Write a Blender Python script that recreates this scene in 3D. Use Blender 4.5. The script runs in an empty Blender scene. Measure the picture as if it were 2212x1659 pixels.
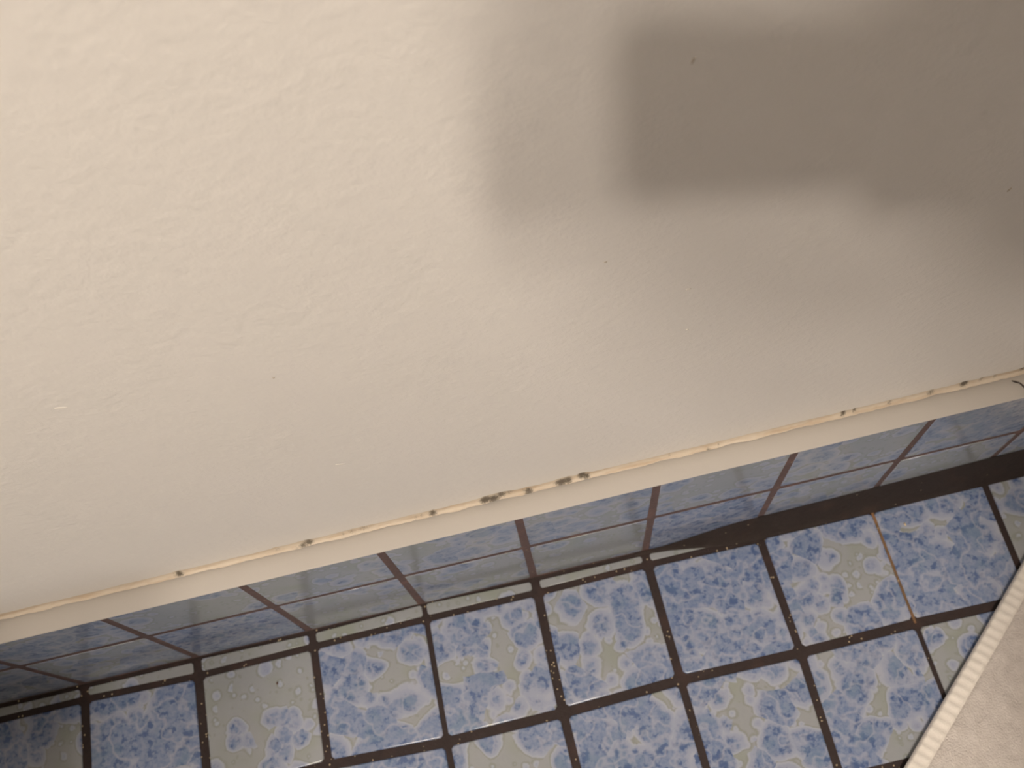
import bpy, bmesh, math, random
from mathutils import Vector, Matrix, noise

# ---------------------------------------------------------------- camera, world, exposure
scene = bpy.context.scene
C = scene.collection
U = 0.1                                   # one tile pitch in metres
RIGHT = Vector((0.97362825, -0.21358313, -0.08018902))
DOWN = Vector((-0.22754301, -0.88369668, -0.40902856))
FWD = Vector((0.01649882, 0.41648821, -0.9089914))
LENS = Vector((0.40595, -0.19650, 0.83473))

cam_data = bpy.data.cameras.new('camera')
cam = bpy.data.objects.new('camera', cam_data)
C.objects.link(cam)
cam_data.sensor_width = 36.0
cam_data.lens = 33.8346
cam_data.clip_start = 0.01
cam_data.dof.use_dof = True                # a phone lens, focused a little short of the floor
cam_data.dof.focus_distance = 0.52
cam_data.dof.aperture_fstop = 13.5
m = Matrix.Identity(4)
for i in range(3):
    m[i][0] = RIGHT[i]; m[i][1] = -DOWN[i]; m[i][2] = -FWD[i]; m[i][3] = LENS[i]
cam.matrix_world = m
scene.camera = cam

world = bpy.data.worlds.new('world'); scene.world = world
world.use_nodes = True
world.node_tree.nodes['Background'].inputs[0].default_value = (1.0, 0.93, 0.84, 1)
world.node_tree.nodes['Background'].inputs[1].default_value = 0.0

scene.view_settings.view_transform = 'Standard'
scene.view_settings.look = 'None'
scene.view_settings.gamma = 1.0
scene.view_settings.use_curve_mapping = False
scene.view_settings.exposure = 0.0

# the three globes of the ceiling lamp light the room (built below with their fixture)
LAMP_COLOUR = (1.0, 0.87, 0.74)
LAMPS = [  # globe centre, radiance
    ((0.000, -1.450, 2.25), 550.0),
    ((0.265, -1.490, 2.25), 380.0),
    ((0.275, -1.330, 2.25), 350.0),
]
GLOBE_R = 0.055

# ---------------------------------------------------------------- helpers
def obj(name, bm, mat=None, parent=None, smooth=False):
    me = bpy.data.meshes.new(name)
    bm.normal_update()
    bm.to_mesh(me); bm.free()
    o = bpy.data.objects.new(name, me)
    C.objects.link(o)
    if mat: me.materials.append(mat)
    if parent: o.parent = parent
    if smooth:
        for p in me.polygons: p.use_smooth = True
    return o

def pydata(name, verts, faces, mat=None, parent=None, smooth=False):
    me = bpy.data.meshes.new(name)
    me.from_pydata([tuple(v) for v in verts], [], faces)
    me.update()
    o = bpy.data.objects.new(name, me)
    C.objects.link(o)
    if mat: me.materials.append(mat)
    if parent: o.parent = parent
    if smooth:
        for p in me.polygons: p.use_smooth = True
    return o

def empty(name, loc=(0, 0, 0)):
    o = bpy.data.objects.new(name, None)
    o.empty_display_size = 0.02
    C.objects.link(o); o.location = loc
    return o

def tag(o, label, cat=None, group=None):
    o['label'] = label
    if cat: o['category'] = cat
    if group: o['group'] = group
    return o

def box(bm, x0, x1, y0, y1, z0, z1):
    vs = [bm.verts.new(p) for p in ((x0,y0,z0),(x1,y0,z0),(x1,y1,z0),(x0,y1,z0),(x0,y0,z1),(x1,y0,z1),(x1,y1,z1),(x0,y1,z1))]
    for f in ((0,3,2,1),(4,5,6,7),(0,1,5,4),(1,2,6,5),(2,3,7,6),(3,0,4,7)):
        bm.faces.new([vs[i] for i in f])

def bevel_all(bm, w, seg=2):
    bmesh.ops.bevel(bm, geom=bm.edges[:], offset=w, segments=seg, affect='EDGES', profile=0.5)

def tube(bm, pts, radii, n=8):
    pts = [Vector(p) for p in pts]
    rings = []
    for i, p in enumerate(pts):
        t = (pts[min(i+1, len(pts)-1)] - pts[max(i-1, 0)]).normalized()
        a = t.cross(Vector((0.31, 0.17, 0.93))).normalized(); b = t.cross(a)
        r = radii[i] if hasattr(radii, '__len__') else radii
        rings.append([bm.verts.new(p + r*(math.cos(k*2*math.pi/n)*a + math.sin(k*2*math.pi/n)*b)) for k in range(n)])
    for A, B in zip(rings, rings[1:]):
        for k in range(n): bm.faces.new((A[k], A[(k+1) % n], B[(k+1) % n], B[k]))
    bm.faces.new(rings[0][::-1]); bm.faces.new(rings[-1])

# ---------------------------------------------------------------- materials
class G:
    """small node-graph writer"""
    def __init__(s, name):
        s.m = bpy.data.materials.new(name); s.m.use_nodes = True
        s.t = s.m.node_tree; s.t.nodes.clear()
        s.out = s.t.nodes.new('ShaderNodeOutputMaterial')
        s.b = s.t.nodes.new('ShaderNodeBsdfPrincipled')
        s.t.links.new(s.b.outputs[0], s.out.inputs[0])
    def set(s, node, key, v):
        i = node.inputs[key]
        if isinstance(v, bpy.types.NodeSocket): s.t.links.new(v, i)
        elif v is not None:
            if hasattr(v, '__len__') and len(v) == 3 and len(i.default_value) == 4: v = (*v, 1)
            i.default_value = v
    def P(s, **kw):
        for k, v in kw.items(): s.set(s.b, k.replace('_', ' '), v)
    def math(s, op, a, b=None, c=None, clamp=False):
        n = s.t.nodes.new('ShaderNodeMath'); n.operation = op; n.use_clamp = clamp
        s.set(n, 0, a)
        if b is not None: s.set(n, 1, b)
        if c is not None: s.set(n, 2, c)
        return n.outputs[0]
    def vec(s, op, a, b=None, sc=None):
        n = s.t.nodes.new('ShaderNodeVectorMath'); n.operation = op
        s.set(n, 0, a)
        if b is not None: s.set(n, 1, b)
        if sc is not None: s.set(n, 3, sc)
        return n.outputs['Value'] if op in ('LENGTH', 'DISTANCE', 'DOT_PRODUCT') else n.outputs[0]
    def coord(s, which='Object'):
        return s.t.nodes.new('ShaderNodeTexCoord').outputs[which]
    def pos(s):
        return s.t.nodes.new('ShaderNodeNewGeometry').outputs['Position']
    def noise(s, v, scale, detail=2.0, rough=0.5, out=0, dist=0.0):
        n = s.t.nodes.new('ShaderNodeTexNoise')
        s.set(n, 'Vector', v); s.set(n, 'Scale', scale); s.set(n, 'Detail', detail); s.set(n, 'Roughness', rough); s.set(n, 'Distortion', dist)
        return n.outputs[out]
    def voro(s, v, scale, feature='F1', out='Distance', smooth=None, rnd=1.0):
        n = s.t.nodes.new('ShaderNodeTexVoronoi'); n.feature = feature; n.voronoi_dimensions = '2D'
        s.set(n, 'Vector', v); s.set(n, 'Scale', scale); s.set(n, 'Randomness', rnd)
        if smooth is not None: s.set(n, 'Smoothness', smooth)
        return n.outputs[out]
    def attr(s, name, typ='OBJECT', out='Fac'):
        n = s.t.nodes.new('ShaderNodeAttribute'); n.attribute_type = typ; n.attribute_name = name
        return n.outputs[out]
    def sep(s, v):
        n = s.t.nodes.new('ShaderNodeSeparateXYZ'); s.set(n, 0, v); return n.outputs
    def comb(s, x, y, z):
        n = s.t.nodes.new('ShaderNodeCombineXYZ'); s.set(n, 0, x); s.set(n, 1, y); s.set(n, 2, z); return n.outputs[0]
    def smooth(s, v, a, b):
        n = s.t.nodes.new('ShaderNodeMapRange'); n.interpolation_type = 'SMOOTHSTEP'
        s.set(n, 'Value', v); s.set(n, 'From Min', a); s.set(n, 'From Max', b)
        return n.outputs[0]
    def mix(s, f, a, b):
        n = s.t.nodes.new('ShaderNodeMix'); n.data_type = 'RGBA'
        s.set(n, 0, f); s.set(n, 6, a); s.set(n, 7, b)
        return n.outputs[2]
    def ramp(s, f, stops):
        n = s.t.nodes.new('ShaderNodeValToRGB'); s.set(n, 0, f)
        e = n.color_ramp.elements
        while len(e) < len(stops): e.new(0.5)
        for el, (p, c) in zip(e, stops): el.position = p; el.color = (*c, 1)
        return n.outputs[0]
    def bump(s, h, strength, dist):
        n = s.t.nodes.new('ShaderNodeBump'); s.set(n, 'Height', h); s.set(n, 'Strength', strength); s.set(n, 'Distance', dist)
        s.set(s.b, 'Normal', n.outputs[0])

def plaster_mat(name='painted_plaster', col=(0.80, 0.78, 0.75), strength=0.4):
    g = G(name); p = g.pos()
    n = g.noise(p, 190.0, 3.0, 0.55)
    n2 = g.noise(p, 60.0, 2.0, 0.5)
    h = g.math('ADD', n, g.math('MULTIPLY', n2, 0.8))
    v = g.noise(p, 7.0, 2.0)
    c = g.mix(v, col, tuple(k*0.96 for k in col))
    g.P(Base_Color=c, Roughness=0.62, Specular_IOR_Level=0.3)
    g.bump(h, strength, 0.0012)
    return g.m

def tile_mat():
    g = G('reactive_blue_glaze')
    o = g.coord('Object')
    seed = g.attr('seed'); cover = g.attr('cover')
    off = g.comb(g.math('MULTIPLY', seed, 7.31), g.math('MULTIPLY', seed, 3.77), g.math('MULTIPLY', seed, 5.13))
    sx = g.sep(o)
    flat = g.comb(sx[0], sx[1], 0.0)
    q = g.vec('ADD', flat, off)
    wob = g.vec('SUBTRACT', g.noise(q, 120.0, 2.0, 0.5, out=1), (0.5, 0.5, 0.5))
    qd = g.vec('ADD', q, g.vec('SCALE', wob, sc=0.0050))
    # union of round colonies, measured as a signed distance in metres
    def rounds(scale, rmin, rmax, gain, shift):
        v = g.vec('ADD', qd, (shift, shift*.37, 0.0))
        d = g.voro(v, scale)
        col = g.sep(g.voro(v, scale, out='Color'))
        r = g.math('ADD', g.math('MULTIPLY', col[0], rmax - rmin), rmin)
        r = g.math('ADD', r, g.math('MULTIPLY', cover, gain))
        return g.math('DIVIDE', g.math('SUBTRACT', r, d), scale)
    f1 = rounds(38.0, 0.14, 0.74, 0.75, 0.0)
    f2 = rounds(70.0, -0.10, 0.62, 0.55, 3.1)
    f3 = rounds(120.0, -0.80, 0.42, 0.20, 5.7)
    a = g.math('ADD', f1, g.math('MULTIPLY', g.math('SUBTRACT', g.noise(q, 30.0, 1.0, 0.5), 0.5), 0.016))
    a = g.math('SMOOTH_MAX', a, f2, 0.0035)
    for k in ('isle_a', 'isle_b', 'isle_c'):
        iv = g.attr(k, out='Vector'); s3 = g.sep(iv)
        cc = g.comb(s3[0], s3[1], 0.0)
        d = g.vec('DISTANCE', flat, cc)
        t = g.math('DIVIDE', d, g.math('MAXIMUM', g.math('ABSOLUTE', s3[2]), 0.0005))
        t2 = g.math('MULTIPLY', t, t)
        bell = g.math('EXPONENT', g.math('MULTIPLY', g.math('MULTIPLY', t2, t2), -1.0))
        a = g.math('SUBTRACT', a, g.math('MULTIPLY', g.math('MULTIPLY', bell, g.math('SIGN', s3[2])), 0.0105))
    sd = g.math('MAXIMUM', a, f3)
    grain = g.noise(q, 420.0, 2.0, 0.6)
    sd = g.math('ADD', sd, g.math('MULTIPLY', g.math('SUBTRACT', grain, 0.5), 0.0010))
    field = g.math('MULTIPLY', sd, 25.0)
    # colours
    ground = g.mix(g.noise(q, 300.0, 3.0, 0.65), GROUND_A, GROUND_B)
    oliv = g.noise(q, 34.0, 1.0)
    ground = g.mix(g.smooth(oliv, 0.45, 0.75), ground, GROUND_C)
    spots = g.noise(q, 260.0, 3.0, 0.65, dist=0.3)
    pits = g.noise(q, 125.0, 2.0, 0.55)
    blue = g.mix(g.smooth(spots, 0.36, 0.66), BLUE_L, BLUE_M)
    deep = g.smooth(g.math('ADD', g.math('MULTIPLY', pits, 0.75), g.math('MULTIPLY', spots, 0.40)), 0.59, 0.70)
    blue = g.mix(g.math('MULTIPLY', deep, 0.85), blue, BLUE_D)
    teal = g.noise(q, 60.0, 1.0)
    blue = g.mix(g.math('MULTIPLY', g.smooth(teal, 0.5, 0.75), 0.45), blue, TEAL)
    web = g.math('SUBTRACT', 1.0, g.smooth(g.math('ABSOLUTE', g.math('SUBTRACT', g.noise(q, 48.0, 2.0, 0.5), 0.5)), 0.0, 0.05))
    blue = g.mix(g.math('MULTIPLY', web, 0.55), blue, HALO)
    rim = g.mix(g.smooth(sd, 0.0010, 0.0030), HALO, HALO2)
    col = g.mix(g.smooth(sd, -0.0024, -0.0006), ground, OLIVE)      # thin outline
    col = g.mix(g.smooth(sd, -0.0006, 0.0009), col, rim)
    inner = g.math('ADD', sd, g.math('MULTIPLY', g.math('SUBTRACT', spots, 0.5), 0.006))
    col = g.mix(g.smooth(inner, 0.0030, 0.0078), col, blue)
    col = g.mix(g.math('MULTIPLY', g.attr('pale'), 0.42), col, (0.275, 0.315, 0.375))  # grazing glare on the wall tiles, mixed into the glaze colour
    g.P(Base_Color=col, Roughness=0.16, Specular_IOR_Level=0.5)
    hb = g.math('ADD', g.math('MULTIPLY', g.smooth(field, -0.1, 0.5), -0.6), g.math('MULTIPLY', g.noise(q, 60.0, 2.0), 0.9))
    g.bump(hb, 0.22, 0.0006)
    return g.m

GROUND_A = (0.30, 0.32, 0.345); GROUND_B = (0.34, 0.36, 0.375); GROUND_C = (0.285, 0.315, 0.285)
OLIVE = (0.265, 0.29, 0.27)
HALO = (0.385, 0.412, 0.505); HALO2 = (0.33, 0.368, 0.48)
BLUE_L = (0.245, 0.297, 0.43); BLUE_M = (0.155, 0.213, 0.365); BLUE_D = (0.062, 0.108, 0.24); TEAL = (0.14, 0.222, 0.33)

def grout_mat(name, base, fleck, amount):
    g = G(name); p = g.pos()
    n = g.noise(p, 260.0, 3.0, 0.6)
    n2 = g.noise(p, 45.0, 2.0, 0.5)
    c = g.mix(n, tuple(k*0.6 for k in base), tuple(k*1.4 for k in base))
    c = g.mix(g.math('MULTIPLY', g.smooth(n2, 0.52, 0.72), 0.5), c, (base[0]*1.9, base[1]*1.55, base[2]*1.35))
    v = g.t.nodes.new('ShaderNodeTexVoronoi'); g.set(v, 'Vector', p); g.set(v, 'Scale', 560.0)
    cells = g.sep(v.outputs['Color'])
    dot = g.math('MULTIPLY', g.math('GREATER_THAN', cells[0], 1.0 - amount), g.math('LESS_THAN', v.outputs['Distance'], 0.42))
    c = g.mix(dot, c, fleck)
    g.P(Base_Color=c, Roughness=0.75, Specular_IOR_Level=0.35)
    g.bump(n, 0.6, 0.0008)
    return g.m

PLASTER = plaster_mat()
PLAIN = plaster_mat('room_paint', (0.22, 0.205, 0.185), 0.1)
TILE = tile_mat()
GROUT_FLOOR = grout_mat('dark_floor_grout', (0.030, 0.020, 0.019), (0.45, 0.36, 0.24), 0.035)
GROUT_WALL = grout_mat('brown_wall_grout', (0.115, 0.078, 0.074), (0.3, 0.22, 0.15), 0.006)
GROUT_RUST = grout_mat('rusty_grout', (0.17, 0.105, 0.055), (0.45, 0.33, 0.2), 0.02)
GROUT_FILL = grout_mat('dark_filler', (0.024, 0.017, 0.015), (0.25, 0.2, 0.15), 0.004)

def simple(name, col, rough=0.5, spec=0.5, metal=0.0):
    g = G(name)
    n = g.noise(g.coord('Object'), 40.0, 2.0)
    g.P(Base_Color=g.mix(n, tuple(c*0.93 for c in col), col), Roughness=rough, Specular_IOR_Level=spec, Metallic=metal)
    return g.m

# ---------------------------------------------------------------- setting: floor
XL, XR, YF, ZC = -0.46, 1.75, -2.15, 2.40
PLY = 0.0190                                    # plaster face
def zT(x): return 0.1765 + 0.01442*x            # top of the tiled upstand
def zM(x): return 0.1053 - 0.005656*x           # joint between its two rows

bm = bmesh.new(); box(bm, XL, XR, YF, 0.10, -0.06, -0.0012)
floor = obj('floor', bm, GROUT_FLOOR); floor['kind'] = 'structure'
floor['label'] = 'floor of square blue mottled tiles with dark grout'

A_Y = {-1: -.130, 0: -.127, 1: -.153, 2: -.138, 3: -.131, 4: -.131, 5: -.118, 6: -.127, 7: -.129, 8: -.108, 9: -.11}
A_X = {0: -.005, 1: .992, 2: 2.011, 3: 3.010, 4: 4.000, 5: 4.991, 6: 5.997, 7: 7.005, 8: 8.030}
B_Y = {1: -1.135, 2: -1.118, 3: -1.155, 4: -1.146, 5: -1.112, 6: -1.120, 7: -1.107}
B_X = {2: 2.011, 3: 3.001, 4: 3.985, 5: 4.994, 6: 6.015, 7: 7.004}
def node(i, j):
    """grid joint i along the wall, j rows out from it (tile units)"""
    if j == 0: return A_X.get(i, float(i)), A_Y.get(i, -.125)
    if j == 1: return B_X.get(i, float(i)), B_Y.get(i, -1.122)
    return float(i) + (0.006 if i == 7 else 0), -.125 - 0.995*j
COLW = {(0, 0): .075, (1, 0): .075, (2, 0): .066, (3, 0): .044, (4, 0): .076, (5, 0): .074, (6, 0): .066, (7, 0): .020, (8, 0): .055,
        (2, 1): .06, (3, 1): .05, (4, 1): .07, (5, 1): .062, (6, 1): .066, (7, 1): .038}
ROWW = {0: .056, 1: .078, 2: .075}
def colw(i, j): return COLW.get((i, j), .065)

def tile_shape(name, quad, mat, parent, r=0.0022, arris=0.0012, depth=0.004):
    """rounded-corner tile with an eased edge; quad = 4 local xy corners counter-clockwise"""
    quad = [Vector((q[0], q[1])) for q in quad]
    rings = []
    for inset, z in ((arris, 0.0), (arris*0.58, -arris*0.09), (arris*0.2, -arris*0.36), (0.0, -arris), (0.0, -depth)):
        ring = []
        for k in range(4):
            p, a, b = quad[k], quad[k-1], quad[(k+1) % 4]
            u = (a-p).normalized(); v = (b-p).normalized()
            q = p + (u+v)*inset
            L = min(r, 0.3*(a-p).length, 0.3*(b-p).length)
            ring += [q + u*L, q + v*L]
        rings.append([(w.x, w.y, z) for w in ring])
    n = 8
    verts = [v for rg in rings for v in rg]
    faces = [tuple(range(n))]
    for k in range(len(rings)-1):
        for i in range(n):
            faces.append((k*n+i, (k+1)*n+i, (k+1)*n+(i+1) % n, k*n+(i+1) % n))
    o = pydata(name, verts, faces, mat, parent)
    for k, p in enumerate(o.data.polygons): p.use_smooth = k > 0
    return o

rnd = random.Random(7)
SPEC = {  # (column, row): cover, islands (u, v, r) in tile units from the tile centre
    (-1, 0): (.2, (.15, -.10, .28), (.25, .2, .15)),
    (0, 0): (.6,),
    (1, 0): (-.55, (.24, -.12, -.20), (-.20, -.10, -.13), (.10, -.47, -.22)),
    (2, 0): (.34, (.22, .05, .20), (.27, -.20, .17), (.08, .33, .12)),
    (3, 0): (.32, (.12, .08, .12), (.38, -.28, .12), (-.38, .0, .12)),
    (4, 0): (.30, (-.20, .28, .24), (.42, .0, .18)),
    (5, 0): (.62,),
    (6, 0): (.32, (.12, .22, .20), (.18, -.08, .16)),
    (7, 0): (.60,),
    (8, 0): (.2, (-.25, .0, .25)),
    (1, 1): (.2,), (2, 1): (.5,),
    (3, 1): (.24, (.12, .12, .28), (-.3, .3, .12)),
    (4, 1): (.58,),
    (5, 1): (.34, (.40, .05, .16), (-.2, -.28, .16)),
    (6, 1): (.38, (.18, .16, .16), (-.05, .0, .13), (.05, -.42, .18)),
    (7, 1): (-.35, (-.08, .16, -.14), (-.38, .38, -.10), (.2, .42, -.16)),
    (6, 2): (.1,), (7, 2): (.1,),
}
def props(o, spec, s=U, pale=0.0):
    o['pale'] = float(pale)
    o['seed'] = rnd.random()*4.0
    o['cover'] = float(spec[0])
    for k, nm in enumerate(('isle_a', 'isle_b', 'isle_c')):
        if k+1 < len(spec): u, v, r = spec[k+1]; o[nm] = [u*s, v*s, r*s]
        else: o[nm] = [5.0, 5.0, 0.001]

for j in range(-0, 20):
    for i in range(-5, 17):
        (ax, ay), (bx, by) = node(i, j), node(i+1, j)
        (cx, cy), (dx, dy) = node(i, j+1), node(i+1, j+1)
        wl, wr = colw(i, j)/2, colw(i+1, j)/2
        ht, hb = ROWW.get(j, .07)/2, ROWW.get(j+1, .07)/2
        if j == 0 and i >= 6: ht = 0.004
        P = [(cx+wl, cy+hb), (dx-wr, dy+hb), (bx-wr, by-ht), (ax+wl, ay-ht)]
        if P[0][1]*U < YF + 0.02 or P[0][0]*U < XL or P[1][0]*U > XR: continue
        mx = sum(p[0] for p in P)/4; my = sum(p[1] for p in P)/4
        o = tile_shape('tile', [((p[0]-mx)*U, (p[1]-my)*U) for p in P], TILE, floor)
        o.location = (mx*U, my*U, rnd.uniform(-.00015, .00015))
        o.rotation_euler = (rnd.uniform(-.004, .004), rnd.uniform(-.004, .004), 0)
        props(o, SPEC.get((i, j), (rnd.choice((.5, .15, .1, -.1, .3)), (rnd.uniform(-.3, .3), rnd.uniform(-.3, .3), .2))))

# cut strip of tile along the upstand, left of the filler
for i in range(-5, 6):
    wl, wr = colw(i, 0)/2, colw(i+1, 0)/2
    x0, x1 = node(i, 0)[0] + wl, node(i+1, 0)[0] - wr
    f0, f1 = node(i, 0)[1] + .028, node(i+1, 0)[1] + .028
    b0, b1 = -.034, -.034
    if i == 1: b0 = -.020
    if i == 2: b0, b1 = -.030, -.006
    if i == 3: b0, b1 = -.004, -.030
    if i == 5: b0, b1 = -.030, -.082; f1 = -.090; x1 -= .05
    P = [(x0, f0), (x1, f1), (x1, b1), (x0, b0)]
    mx = (x0+x1)/2; my = (f0+f1+b0+b1)/4
    o = tile_shape('cut_tile', [((p[0]-mx)*U, (p[1]-my)*U) for p in P], TILE, floor, r=.0014, arris=.0004)
    o.location = (mx*U, my*U, 0.0002)
    props(o, (rnd.choice((-.35, -.5, -.2)), (rnd.uniform(-.4, .4), 0, .3)))

# rusty joint between two tiles that nearly touch
n0, n1 = node(7, 0), node(7, 1)
vs = []; K = 14
for k in range(K+1):
    t = k/K
    x = n0[0] + (n1[0]-n0[0])*t; y = n0[1] + (n1[1]-n0[1])*t
    w = .0105 + .002*math.sin(k*2.1)
    vs += [((x-w)*U, y*U, -.0003), ((x+w)*U, y*U, -.0003), ((x-w)*U, y*U, -.002), ((x+w)*U, y*U, -.002)]
fs = []
for k in range(K):
    a = 4*k
    fs += [(a, a+4, a+5, a+1), (a+2, a+3, a+7, a+6), (a, a+2, a+6, a+4), (a+1, a+5, a+7, a+3)]
o = pydata('grout_line', vs, fs, GROUT_RUST, floor); o['label'] = 'rust-coloured grout line between two nearly touching floor tiles'

# dark filler in the corner to the right
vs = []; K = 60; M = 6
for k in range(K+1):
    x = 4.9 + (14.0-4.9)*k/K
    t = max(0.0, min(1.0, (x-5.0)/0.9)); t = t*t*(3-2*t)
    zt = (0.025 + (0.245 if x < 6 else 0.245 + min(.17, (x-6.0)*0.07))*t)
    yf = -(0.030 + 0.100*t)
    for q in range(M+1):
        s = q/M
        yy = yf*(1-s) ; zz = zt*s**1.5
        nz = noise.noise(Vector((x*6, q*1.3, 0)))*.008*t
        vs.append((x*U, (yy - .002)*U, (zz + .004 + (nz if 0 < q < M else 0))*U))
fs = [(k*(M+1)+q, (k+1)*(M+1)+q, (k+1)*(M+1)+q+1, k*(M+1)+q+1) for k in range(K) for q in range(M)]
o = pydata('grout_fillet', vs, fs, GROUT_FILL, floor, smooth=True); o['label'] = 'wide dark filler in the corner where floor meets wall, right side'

# ---------------------------------------------------------------- setting: back wall
bm = bmesh.new(); box(bm, XL, XR, PLY, 0.10, 0.0, ZC)
wall = obj('wall_back', bm, PLASTER); wall['kind'] = 'structure'
wall['label'] = 'off-white plaster wall above a low band of blue tiles'

# grout bed behind the wall tiles
xs = [XL, XR]
vs = []
for x in xs:
    xt = x/U
    for y in (.0004, PLY + .004):
        vs += [(x, y, -.001), (x, y, (1.765+.01442*xt)*U - .0012)]
o = pydata('grout_bed', vs, [(0, 4, 5, 1), (1, 5, 7, 3), (2, 3, 7, 6), (0, 1, 3, 2), (4, 6, 7, 5), (0, 2, 6, 4)], GROUT_WALL, wall)

WSPEC = {
    (-1, 1): (.5,), (0, 1): (.35,), (1, 1): (-.1, (.1, .0, .3)), (2, 1): (.06, (-.2, .1, .25)), (3, 1): (.1, (-.3, .2, .2)), (4, 1): (.2,),
    (5, 1): (-.05, (.0, .1, .3)), (6, 1): (.0, (.2, .1, .3)), (7, 1): (.35,), (8, 1): (.2,),
    (-1, 0): (.2,), (0, 0): (.2, (.0, .3, .2)), (1, 0): (.7,), (2, 0): (-.05, (-.2, .0, .3)), (3, 0): (-.02, (.2, .1, .3)), (4, 0): (-.15, (.0, .0, .4)),
    (5, 0): (.6,), (6, 0): (.12, (.1, .2, .2)), (7, 0): (.0, (.0, .1, .3)), (8, 0): (.1,),
}
for j in (0, 1):
    for i in range(-5, 17):
        x0, x1 = i + .030, i + 1 - .030
        if x0*U < XL or x1*U > XR: continue
        zm0, zm1 = 1.053-.00566*x0, 1.053-.00566*x1
        if j == 0:
            q = [(x0, .040), (x1, .040), (x1, zm1-.040), (x0, zm0-.040)]
        else:
            q = [(x0, zm0+.036), (x1, zm1+.036), (x1, 1.765+.01442*x1), (x0, 1.765+.01442*x0)]
        mx = sum(p[0] for p in q)/4; my = sum(p[1] for p in q)/4
        o = tile_shape('wall_tile', [((p[0]-mx)*U, (p[1]-my)*U) for p in q], TILE, wall, r=.0012, arris=.0005)
        o.location = (mx*U, rnd.uniform(-.0001, .0001), my*U)
        o.rotation_euler = (math.pi/2 + rnd.uniform(-.004, .004), 0, rnd.uniform(-.003, .003))
        props(o, WSPEC.get((i, j), (rnd.choice((.4, .1, -.1)),)), pale=.35 if WSPEC.get((i, j), (0,))[0] > .5 else .9)  # dense tiles get less of the painted glare

# white ledge on top of the tiles
LEDGE = plaster_mat('ledge_paint', (0.54, 0.515, 0.48), 0.08)
prof = [(.0003, -.0004), (-.0004, .0000), (-.0005, .0004), (-.0002, .0008), (.0006, .0010), (.008, .0013), (PLY + .004, .0015), (PLY + .004, -.001), (.001, -.001)]
K = 40; vs = []
for k in range(K+1):
    x = XL + (XR-XL)*k/K
    w = noise.noise(Vector((x*9, 3, 0)))*.00025
    for (y, z) in prof: vs.append((x, y + (w if y < 0 else 0), (1.765 + .01442*x/U)*U + z))
n = len(prof)
fs = [(k*n+i, k*n+(i+1) % n, (k+1)*n+(i+1) % n, (k+1)*n+i) for k in range(K) for i in range(n)]
ledge = pydata('trim_1', vs, fs, LEDGE, None, smooth=True); ledge['kind'] = 'structure'
ledge['label'] = 'narrow white painted ledge on top of the wall tiles'

# caulk bead with mould, stains held as a painted attribute along the bead
MOULD = [  # position along the wall (px of the ledge), half length px, strength, height bias
    (1045, 13, 1.0, .5), (1062, 14, 1.0, .3), (1080, 12, .8, .7), (1097, 12, .55, .9), (1137, 9, 1.0, .3), (1128, 5, .5, .6), (1207, 14, 1.0, .4),
    (1222, 10, .9, .5), (1252, 9, 1.0, .7), (1262, 8, .9, .4), (932, 9, .9, .5), (908, 5, .5, .5), (895, 5, .5, .4), (655, 10, .8, .3), (668, 10, .9, .6), (640, 5, .5, .2),
    (390, 8, 1.0, .5), (378, 7, .4, .4), (600, 9, .4, .6), (1522, 5, .7, .0), (1545, 4, .5, .5), (1812, 6, 1.0, .7), (1836, 5, .8, .8), (1912, 7, .6, .6),
    (2000, 9, .7, .6), (2071, 9, 1.0, .8), (2108, 7, .6, .9), (2138, 6, .55, .8), (2196, 8, .8, 1.0), (785, 14, .5, .7), (760, 10, .5, .6), (740, 8, .4, .6), (1440, 4, .5, .6), (1250, 6, .8, .9)]
def px_x(px):                                   # column of the photograph -> metres along the ledge (measured fit)
    return (px - 10.0)/1890.0*0.640 + 0.0298 + 0.0
grime = G('stained_caulk')
mv = grime.attr('mould', 'GEOMETRY'); st = grime.attr('stain', 'GEOMETRY')
pn = grime.noise(grime.pos(), 900.0, 3.0, 0.65)
cream = grime.mix(st, (0.66, 0.585, 0.48), (0.50, 0.385, 0.26))
mk = grime.smooth(grime.math('ADD', mv, grime.math('MULTIPLY', grime.math('SUBTRACT', pn, 0.5), 1.1)), 0.25, 0.85)
grime.P(Base_Color=grime.mix(mk, cream, (0.13, 0.11, 0.085)), Roughness=0.6)
grime.bump(grime.noise(grime.pos(), 500.0, 3.0), 0.4, 0.0006)
K = 1500; M = 6
vs = []; mo = []; sn = []
X0, X1 = XL, XR
for k in range(K+1):
    x = X0 + (X1-X0)*k/K
    zl = (1.765 + .01442*x/U)*U + .0016
    e1 = .0030 + .0010*noise.noise(Vector((x*60, 0, 0))) + .0005*noise.noise(Vector((x*260, 5, 0)))
    e2 = .0046 + .0012*noise.noise(Vector((x*45, 9, 0))) + .0006*noise.noise(Vector((x*230, 2, 0)))
    for (px, hl, stg, hb) in MOULD:
        dx = (x - px_x(px))/(hl*0.000345)
        if abs(dx) < 3: e2 += .0028*stg*min(1, hl/11)*math.exp(-dx*dx*.5)*(.4+.6*hb)
    for q in range(M+1):
        s = q/M
        a = s*math.pi/2
        y = PLY - .00005 - e1*(1-math.sin(a))**1.0
        z = zl + e2*(1-math.cos(a)) + .00005
        vs.append((x, y, z))
        v = 0
        for (px, hl, stg, hb) in MOULD:
            dx = (x - px_x(px))/(hl*0.000345)
            if abs(dx) < 2.5:
                v = max(v, stg*math.exp(-dx*dx*0.8)*math.exp(-((s-hb)/.55)**2))
        mo.append(v)
        w = max(0, noise.noise(Vector((x*38, s*2.0, 1)))*1.3 + .05) + max(0, noise.noise(Vector((x*210, s*3, 4))))*.6
        sn.append(min(1, w*(1-abs(s-.5)*.9)))
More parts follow.
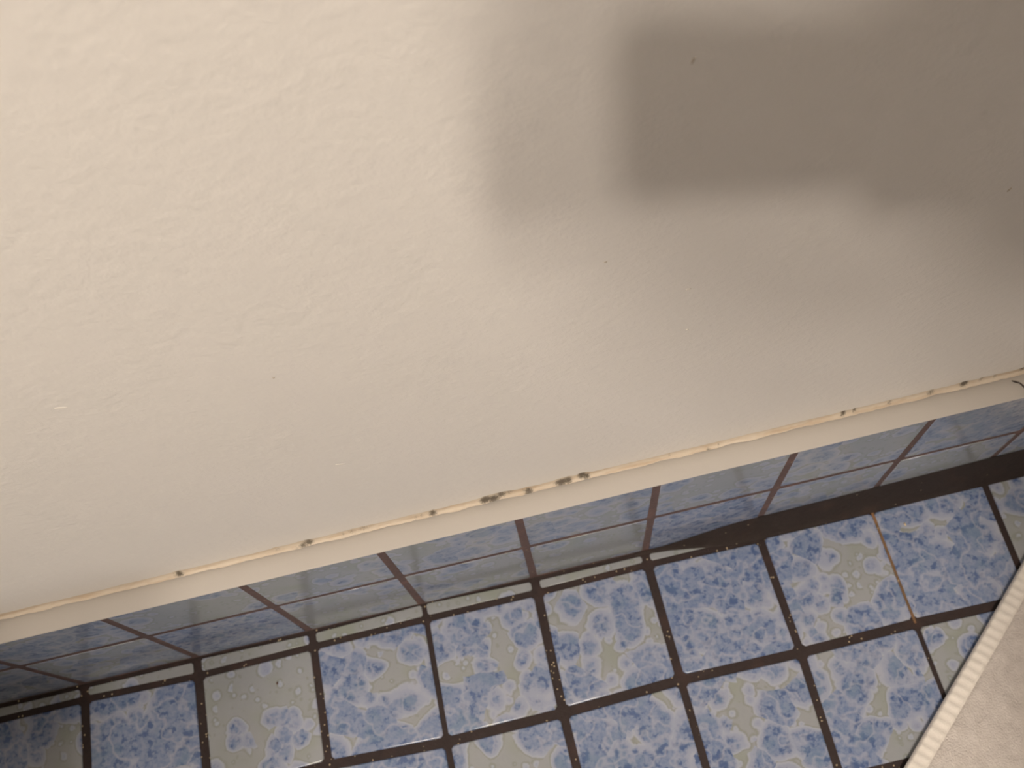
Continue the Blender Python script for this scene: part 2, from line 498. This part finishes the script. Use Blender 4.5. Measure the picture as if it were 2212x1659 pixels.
fs = [(k*(M+1)+q, (k+1)*(M+1)+q, (k+1)*(M+1)+q+1, k*(M+1)+q+1) for k in range(K) for q in range(M)]
caulk = pydata('caulk_bead', vs, fs, grime.m, wall, smooth=True)
caulk['label'] = 'yellowed caulk bead with grey mould specks'
for nm, data in (('mould', mo), ('stain', sn)):
    at = caulk.data.attributes.new(nm, 'FLOAT', 'POINT'); at.data.foreach_set('value', data)

# specks and nibs in the paint
def px_wall(px, py):
    d = RIGHT*((px-1106)/2078.945) + DOWN*((py-829.5)/2078.945) + FWD
    t = (PLY - LENS.y)/d.y
    return LENS + d*t
NIB = simple('paint_nib_grey', (0.55, 0.50, 0.43), .7)
NIBW = simple('paint_nib_white', (0.86, 0.83, 0.77), .6)
for (px, py, w, h, mt) in ((1497, 131, .0005, .0016, NIB), (1308, 566, .0008, .0006, NIB), (591, 816, .0006, .0007, NIB), (1487, 625, .0016, .0010, NIBW), (132, 881, .0030, .0008, NIBW), (735, 1003, .0028, .0008, NIBW), (1484, 712, .0010, .0008, NIBW), (2180, 410, .0007, .0016, NIB)):
    p = px_wall(px, py)
    bm = bmesh.new(); bmesh.ops.create_icosphere(bm, subdivisions=2, radius=1.0)
    for v in bm.verts: v.co = Vector((v.co.x*w, v.co.y*.0003, v.co.z*h))*(1+.25*noise.noise(v.co*2+Vector((px, 0, 0))))
    o = obj('paint_nib', bm, mt, wall, True); o.location = (p.x, PLY, p.z); o.rotation_euler = (0, .35, 0)

# ---------------------------------------------------------------- setting: the rest of the room
def struct(name, args, mat):
    bm = bmesh.new(); box(bm, *args); o = obj(name, bm, mat); o['kind'] = 'structure'; return o
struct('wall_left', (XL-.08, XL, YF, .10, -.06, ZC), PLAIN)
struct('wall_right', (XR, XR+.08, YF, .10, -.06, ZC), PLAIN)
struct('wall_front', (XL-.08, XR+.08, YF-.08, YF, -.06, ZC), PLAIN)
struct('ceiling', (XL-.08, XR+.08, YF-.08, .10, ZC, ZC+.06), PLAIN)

# ---------------------------------------------------------------- ceiling lamp
lamp = empty('ceiling_light', (.18, -1.42, ZC))
tag(lamp, 'round white ceiling light with three opal glass globes', 'lamp')
WHITE_METAL = simple('white_enamel', (.8, .8, .78), .35)
bm = bmesh.new()
bmesh.ops.create_cone(bm, cap_ends=True, segments=48, radius1=.24, radius2=.25, depth=.03, matrix=Matrix.Translation((0, 0, -.016)))
obj('base', bm, WHITE_METAL, lamp)
for (p, e) in LAMPS:
    g = G('opal_globe'); g.P(Base_Color=(.9, .88, .84), Roughness=.3, Emission_Color=LAMP_COLOUR, Emission_Strength=e)
    q = Vector(p) - lamp.location
    bm = bmesh.new(); bmesh.ops.create_uvsphere(bm, u_segments=24, v_segments=14, radius=GLOBE_R)
    o = obj('globe', bm, g.m, lamp, True); o.location = q
    bm = bmesh.new(); bmesh.ops.create_cone(bm, cap_ends=True, segments=24, radius1=.026, radius2=.03, depth=.07, matrix=Matrix.Translation((q.x, q.y, -.055)))
    obj('socket', bm, WHITE_METAL, lamp)

# ---------------------------------------------------------------- bath mat
MAT_A = Vector((.875, -.022)); MAT_DIR = Vector((-.7655, -.6434)).normalized(); MAT_N = Vector((.6434, -.7655)).normalized()
MAT_L, MAT_W, BAND = .66, .80, .0138
g = G('white_terry'); uv = g.coord('Object')
loopn = g.noise(uv, 700.0, 3.0, .7)
mott = g.noise(uv, 90.0, 4.0, .7)
g.P(Base_Color=g.mix(mott, (.60, .55, .51), (.96, .91, .87)), Roughness=.95, Specular_IOR_Level=.1)
g.bump(loopn, .9, .0022)
TERRY = g.m
g = G('ribbed_cotton'); g.P(Base_Color=g.mix(g.noise(g.coord('Object'), 500.0, 2.0), (.80, .755, .70), (.88, .85, .80)), Roughness=.9, Specular_IOR_Level=.15)
g.bump(g.noise(g.coord('Object'), 900.0, 2.0), .5, .0006)
RIB = g.m
mat = empty('bath_mat', (MAT_A.x, MAT_A.y, 0)); mat.rotation_euler = (0, 0, math.atan2(MAT_DIR.y, MAT_DIR.x))
tag(mat, 'white terry bath mat with a ribbed hem lying on the blue floor tiles', 'bath mat')
# local x along the near edge, local y inwards (towards MAT_N)
def edge_bow(s): return .0012*math.sin(s*9.0) + .0020*(s-.25)
def grid(nx, ny, fn):
    vs = [fn(i/nx, j/ny) for j in range(ny+1) for i in range(nx+1)]
    fs = [(j*(nx+1)+i, j*(nx+1)+i+1, (j+1)*(nx+1)+i+1, (j+1)*(nx+1)+i) for j in range(ny) for i in range(nx)]
    return vs, fs
SY = 1.0 if Vector((-MAT_DIR.y, MAT_DIR.x)).dot(MAT_N) > 0 else -1.0
def hem(u, v):
    s = u*MAT_L
    a = v
    b = a*BAND
    rib = .5+.5*math.cos((s + b*0.10)*2*math.pi/.0081 + .6*noise.noise(Vector((s*40, 0, 0))))
    rib = rib**1.4
    z = .0078 + .0010*rib*(1 if .08 < a < .94 else .35)
    if a < .12: z = .0052 + (z-.0052)*math.sin(a/.12*math.pi/2)
    if a > .93: z -= .0013
    return (s, SY*(b + edge_bow(s)), z + .0004*noise.noise(Vector((s*150, b*150, 0))))
vs, fs = grid(420, 16, hem)
o = pydata('hem', vs, fs, RIB, mat, smooth=True); o['label'] = 'ribbed cotton hem along the edge of the mat'
def pile(u, v):
    s = u*MAT_L; b = BAND + v*(MAT_W-BAND)
    z = .0072 + .0016*noise.noise(Vector((s*60, b*60, 0))) + .0009*noise.noise(Vector((s*190, b*190, 3)))
    if v == 0: z = .0060
    if v == 1 or u in (0, 1): z = .0005
    return (s, SY*(b + edge_bow(s)), z)
vs, fs = grid(240, 360, pile)
obj_pile = pydata('terry_pile', vs, fs, TERRY, mat, smooth=True)
def back(u, v): return (u*MAT_L, SY*(v*MAT_W + edge_bow(u*MAT_L)*(1 if v < 1 else 0)), .0010 + .0040*max(0, 1 - v*12))
vs, fs = grid(40, 24, back)
pydata('backing', vs, fs, RIB, mat)

# ---------------------------------------------------------------- small debris
HAIR = simple('dark_hair', (.05, .035, .03), .5)
zl = (1.765 + .01442*7.75)*U + .0018
bm = bmesh.new()
hp = [(.7610, .0130, 0), (.7628, .0112, .0008), (.7650, .0096, .0012), (.7662, .0074, .0010), (.7672, .0050, .0006), (.7690, .0034, .0004)]
tube(bm, [(x, y, zl + z + .0005) for x, y, z in hp], [.0003, .0006, .0005, .0006, .0005, .0002], 6)
tag(obj('hair', bm, HAIR, None, True), 'short dark curled hair on the white ledge at the right edge', 'hair')
def px_floor(px, py, z=0.0):
    d = RIGHT*((px-1106)/2078.945) + DOWN*((py-829.5)/2078.945) + FWD
    return LENS + d*((z - LENS.z)/d.z)
for (px, py, r, col, lab) in ((1955, 1133, .0011, (.75, .62, .40), 'tiny yellowish crumb on the dense blue tile at the right'),
                              (599, 1476, .0010, (.10, .05, .035), 'tiny dark brown crumb on the pale grey tile'),
                              (2033, 1050, .0010, (.6, .56, .5), 'tiny white lint fleck on the dark corner filler'),
                              (1904, 1093, .0008, (.55, .42, .32), 'tiny pale crumb at the top of the rusty joint')):
    p = px_floor(px, py, 0.0005 if py > 1060 else .004)
    bm = bmesh.new(); bmesh.ops.create_icosphere(bm, subdivisions=2, radius=r)
    for v in bm.verts: v.co = Vector((v.co.x*.8, v.co.y*1.3, v.co.z*.6))*(1+.5*noise.noise(v.co*900+Vector((px, 0, 0))))
    o = obj('crumb', bm, simple('crumb_mat', col, .7), None, True); o.location = p + Vector((0, 0, r*.35))
    tag(o, lab, 'crumb')

# ---------------------------------------------------------------- unseen washbasin cabinet, added to shade the floor and wall at left
VX, VY0, VY1, VH = .10, -1.30, -.44, .845
cab = empty('shade_cabinet', (VX-.28, (VY0+VY1)/2, 0))
tag(cab, 'unseen white washbasin cabinet with two doors, added to shade the left of the floor', 'cabinet')
CABW = simple('cabinet_white', (.55, .53, .50), .4)
STONE = simple('worktop_grey', (.35, .33, .31), .3)
CERAM = simple('basin_ceramic', (.8, .8, .78), .1)
CHROME = simple('chrome', (.8, .8, .8), .12, .5, 1.0)
def part(name, x0, x1, y0, y1, z0, z1, mt, par=None, bev=.003):
    bm = bmesh.new(); l = Vector(cab.location)
    box(bm, x0-l.x, x1-l.x, y0-l.y, y1-l.y, z0-l.z, z1-l.z); bevel_all(bm, bev, 1)
    return obj(name, bm, mt, par or cab)
part('carcass', XL+.002, VX-.045, VY0+.02, VY1-.02, .09, VH-.031, CABW)
part('plinth', XL+.002, VX-.10, VY0+.03, VY1-.03, 0, .09, STONE)
part('worktop', XL+.002, VX, VY0, VY1, VH-.03, VH, STONE)
ym = (VY0+VY1)/2
for (y0, y1, ky) in ((VY0+.023, ym-.002, ym-.04), (ym+.002, VY1-.023, ym+.04)):
    d = part('door', VX-.045, VX-.026, y0, y1, .10, VH-.04, CABW)
    k = part('knob', VX-.026, VX-.004, ky-.012, ky+.012, .60, .624, CHROME, d, .006)
bm = bmesh.new()
prof = [(.0, .035), (.12, .04), (.17, .07), (.195, .115), (.205, .12), (.21, .115), (.19, .06), (.15, .002), (.0, .002)]
rings = []
for r, z in prof:
    rings.append([bm.verts.new((max(r, .001)*1.0*math.cos(t*math.pi/16), max(r, .001)*1.15*math.sin(t*math.pi/16), z)) for t in range(32)])
for A, B in zip(rings, rings[1:]):
    for k in range(32): bm.faces.new((A[k], A[(k+1) % 32], B[(k+1) % 32], B[k]))
o = obj('basin', bm, CERAM, cab, True); o.location = (-.03, 0, VH)
bm = bmesh.new(); tube(bm, [(-.245, 0, VH), (-.245, 0, VH+.2), (-.235, 0, VH+.235), (-.2, 0, VH+.25), (-.15, 0, VH+.24), (-.13, 0, VH+.22)], [.018, .014, .013, .012, .011, .011], 14)
obj('faucet', bm, CHROME, cab, True)

# ---------------------------------------------------------------- smartphone taking the picture
BACK = -FWD
def ph(r, d, b): return LENS + RIGHT*r + DOWN*d + BACK*b
phone = empty('smartphone', (0, 0, 0))
tag(phone, 'black smartphone held level above the tiles', 'phone')
PH_BLACK = simple('phone_black', (.012, .012, .014), .35)
PH_GLASS = simple('phone_glass', (.01, .01, .012), .05)
def slab(name, r0, r1, d0, d1, b0, b1, rad, mt):
    bm = bmesh.new()
    pts = []
    for (cx, cy, a0) in ((r1-rad, d1-rad, 0), (r0+rad, d1-rad, 90), (r0+rad, d0+rad, 180), (r1-rad, d0+rad, 270)):
        for k in range(7):
            a = math.radians(a0 + 15*k); pts.append((cx + rad*math.cos(a), cy + rad*math.sin(a)))
    lo = [bm.verts.new(ph(x, y, b0)) for x, y in pts]; hi = [bm.verts.new(ph(x, y, b1)) for x, y in pts]
    bm.faces.new(lo); bm.faces.new(hi[::-1])
    k = len(pts)
    for i in range(k): bm.faces.new((lo[i], hi[i], hi[(i+1) % k], lo[(i+1) % k]))
    bmesh.ops.recalc_face_normals(bm, faces=bm.faces[:])
    return obj(name, bm, mt, phone)
slab('body', -.008, .1158, -.008, .0506, .0035, .0105, .009, PH_BLACK)
slab('screen', .008, .099, -.004, .0466, .0105, .0109, .002, PH_GLASS)
slab('home_button', .103, .112, .0165, .0255, .0105, .0110, .0044, PH_BLACK)

# ---------------------------------------------------------------- the person kneeling on the mat and holding the phone
def skin(name, nodes, edges, mt, parent, root, sub=2):
    names = list(nodes)
    me = bpy.data.meshes.new(name)
    me.from_pydata([tuple(nodes[k][0]) for k in names], [(names.index(a), names.index(b)) for a, b in edges], [])
    o = bpy.data.objects.new(name, me); C.objects.link(o)
    me.materials.append(mt)
    if parent: o.parent = parent
    md = o.modifiers.new('skin', 'SKIN'); md.use_smooth_shade = True; md.branch_smoothing = .3
    if not me.skin_vertices: me.skin_vertices.new(name='')
    for i, k in enumerate(names):
        r = nodes[k][1]
        if not hasattr(r, '__len__'): r = (r, r)
        me.skin_vertices[0].data[i].radius = r
        me.skin_vertices[0].data[i].use_root = (k == root)
    s = o.modifiers.new('sub', 'SUBSURF'); s.levels = sub; s.render_levels = sub
    return o

SKIN = simple('skin_tone', (.58, .38, .28), .5)
SWEATER = simple('grey_sweater', (.16, .16, .18), .9, .1)
TROUSERS = simple('dark_trousers', (.05, .06, .09), .9, .1)
HAIRM = simple('brown_hair', (.06, .04, .025), .6)
person = empty('person', (1.0, -.72, 0))
tag(person, 'person in a grey sweater kneeling and holding a black phone', 'person')
def W(x, y, z): return Vector((x, y, z)) - Vector((1.0, -.72, 0))
PT = dict(
    pelvis=(.86, -.86, .52), spine=(.785, -.765, .69), chest=(.705, -.665, .84), neck=(.612, -.560, .975), skull0=(.545, -.505, 1.035), skull1=(.470, -.458, 1.10), crown=(.462, -.452, 1.165),
    rsh=(.815, -.530, .935), rel=(.845, -.355, .755), rwr=(.612, -.272, .808),
    lsh=(.590, -.715, .925), lel=(.660, -.850, .69), lwr=(.71, -.71, .50), lha=(.725, -.675, .445),
    lth=(.735, -.80, .29), lkn=(.70, -.70, .080), lan=(.86, -1.07, .060), lto=(.905, -1.18, .040),
    rth=(.925, -.735, .29), rkn=(.90, -.62, .080), ran=(1.06, -.99, .060), rto=(1.105, -1.10, .040))
PT = {k: W(*v) for k, v in PT.items()}
RAD = dict(pelvis=.125, spine=.105, chest=.125, neck=.047, skull0=.050, skull1=.072, crown=.05, lsh=.055, lel=.040, lwr=.027,
           rsh=.055, rel=.040, rwr=.027, lha=(.038, .018), lth=.078, lkn=.056, lan=.038, lto=(.042, .022), rth=.078, rkn=.056, ran=.038, rto=(.042, .022))
COVERED = dict(pelvis=.048, spine=.050, chest=.058, lsh=.026, lel=.026, rsh=.026, rel=.026, lth=.026, lkn=.034, rth=.026, rkn=.036)
# right hand, closed on the right-hand end of the phone (r, d, b are the phone's own axes)
def H(r, d, b): return ph(r, d, b) - Vector((1.0, -.72, 0))
HAND = {'palm0': (H(.172, .034, .002), (.026, .018)), 'palm1': (H(.158, .031, .000), (.034, .013))}
hand_e = [('rwr', 'palm0'), ('palm0', 'palm1')]
body_n = {k: (PT[k], COVERED.get(k, RAD[k])) for k in PT}
body_n.update(HAND)
body_e = [('pelvis', 'spine'), ('spine', 'chest'), ('chest', 'neck'), ('neck', 'skull0'), ('skull0', 'skull1'), ('skull1', 'crown'),
          ('chest', 'lsh'), ('lsh', 'lel'), ('lel', 'lwr'), ('chest', 'rsh'), ('rsh', 'rel'), ('rel', 'rwr'), ('lwr', 'lha'),
          ('pelvis', 'lth'), ('lth', 'lkn'), ('lkn', 'lan'), ('lan', 'lto'), ('pelvis', 'rth'), ('rth', 'rkn'), ('rkn', 'ran'), ('ran', 'rto')] + hand_e
body = skin('body', body_n, body_e, SKIN, person, 'pelvis')
for i, (d0, L) in enumerate(((-.004, .9), (.015, 1.0), (.033, .97), (.050, .8))):
    pts = [(.150, .012+.010*i, -.006, .0085), (.126, d0, -.0125, .0083), (.126-.036*L, d0, -.0115, .0074), (.126-.058*L, d0, -.0095, .0066)]
    nn = {str(q): (H(*p[:3]), p[3]) for q, p in enumerate(pts)}
    skin('finger', nn, [('0', '1'), ('1', '2'), ('2', '3')], SKIN, person, '0')
pts = [(.155, .045, .004, .013), (.130, .060, .015, .0120), (.106, .046, .0225, .0095), (.088, .030, .0212, .0083)]
skin('thumb', {str(q): (H(*p[:3]), p[3]) for q, p in enumerate(pts)}, [('0', '1'), ('1', '2'), ('2', '3')], SKIN, person, '0')
for i, dx in enumerate((-.03, -.01, .01, .03)):
    a = PT['lha'] + Vector((dx, .004*i, 0))
    skin('finger', {'0': (a, .009), '1': (a+Vector((-.006, .012, -.035)), .0085), '2': (a+Vector((-.006, .006, -.066 + .006*abs(i-1))), .007)}, [('0', '1'), ('1', '2')], SKIN, person, '0')
a = PT['lha'] + Vector((-.034, -.004, .03))
skin('thumb', {'0': (a, .011), '1': (a+Vector((-.022, .012, -.03)), .0095), '2': (a+Vector((-.02, .016, -.055)), .008)}, [('0', '1'), ('1', '2')], SKIN, person, '0')
# clothes
def grow(keys, edges, add, name, mt, root, over={}):
    nd = {}
    for k in keys:
        r = RAD[k]; r = tuple(q+add for q in r) if hasattr(r, '__len__') else r+add
        nd[k] = (PT[k], r)
    nd.update(over)
    return skin(name, nd, edges, mt, person, root)
cuff_l = PT['lel'].lerp(PT['lwr'], .88); cuff_r = PT['rel'].lerp(PT['rwr'], .9)
grow(['pelvis', 'spine', 'chest', 'lsh', 'lel', 'rsh', 'rel'],
     [('pelvis', 'spine'), ('spine', 'chest'), ('chest', 'collar'), ('chest', 'lsh'), ('lsh', 'lel'), ('lel', 'lc'), ('chest', 'rsh'), ('rsh', 'rel'), ('rel', 'rc')], .013, 'sweater', SWEATER, 'chest',
     {'collar': (PT['chest'].lerp(PT['neck'], .75), .072), 'lc': (cuff_l, .038), 'rc': (cuff_r, .038)})
waist = PT['pelvis'].lerp(PT['spine'], .35)
grow(['pelvis', 'lth', 'lkn', 'lan', 'rth', 'rkn', 'ran'],
     [('waist', 'pelvis'), ('pelvis', 'lth'), ('lth', 'lkn'), ('lkn', 'lan'), ('pelvis', 'rth'), ('rth', 'rkn'), ('rkn', 'ran')], .004, 'trousers', TROUSERS, 'pelvis', {'waist': (waist, .118)})
# head details
face = (PT['skull1'] - PT['skull0']).normalized()
fwd = Vector((-.25, .62, -.74)).normalized(); rt = fwd.cross(Vector((0, 0, 1))).normalized(); up = rt.cross(fwd)
hc = PT['skull1'] + up*.012
def blob(name, c, sx, sy, sz, mt):
    bm = bmesh.new(); bmesh.ops.create_uvsphere(bm, u_segments=20, v_segments=12, radius=1.0)
    for v in bm.verts: v.co = c + rt*v.co.x*sx + fwd*v.co.y*sy + up*v.co.z*sz
    return obj(name, bm, mt, person, True)
PUPIL = simple('pupil_dark', (.03, .02, .015), .2)
EYE = simple('eye_white', (.8, .8, .78), .2)
for s in (-1, 1):
    blob('eye', hc + rt*s*.030 + fwd*.0755 + up*.004, .0115, .008, .0062, EYE)
    blob('pupil', hc + rt*s*.030 + fwd*.0815 + up*.003, .0048, .003, .0048, PUPIL)
    blob('eyebrow', hc + rt*s*.030 + fwd*.0775 + up*.021, .016, .006, .0032, HAIRM)
    blob('ear', hc + rt*s*.077 - fwd*.005 - up*.01, .008, .018, .030, SKIN)
blob('nose', hc + fwd*.097 - up*.026, .0095, .015, .020, SKIN)
blob('head', hc, .076, .090, .112, SKIN)
blob('mouth', hc + fwd*.074 - up*.058, .022, .008, .006, simple('lips', (.42, .17, .15), .4))
bm = bmesh.new(); bmesh.ops.create_uvsphere(bm, u_segments=28, v_segments=18, radius=1.0)
bmesh.ops.delete(bm, geom=[v for v in bm.verts if v.co.y > .35 and v.co.z < .45 or v.co.z < -.55], context='VERTS')
for v in bm.verts:
    k = 1 + .05*noise.noise(v.co*6)
    v.co = hc + rt*v.co.x*.088*k + fwd*(v.co.y*.105*k - .008) + up*(v.co.z*.108*k + .012)
obj('hair', bm, HAIRM, person, True)
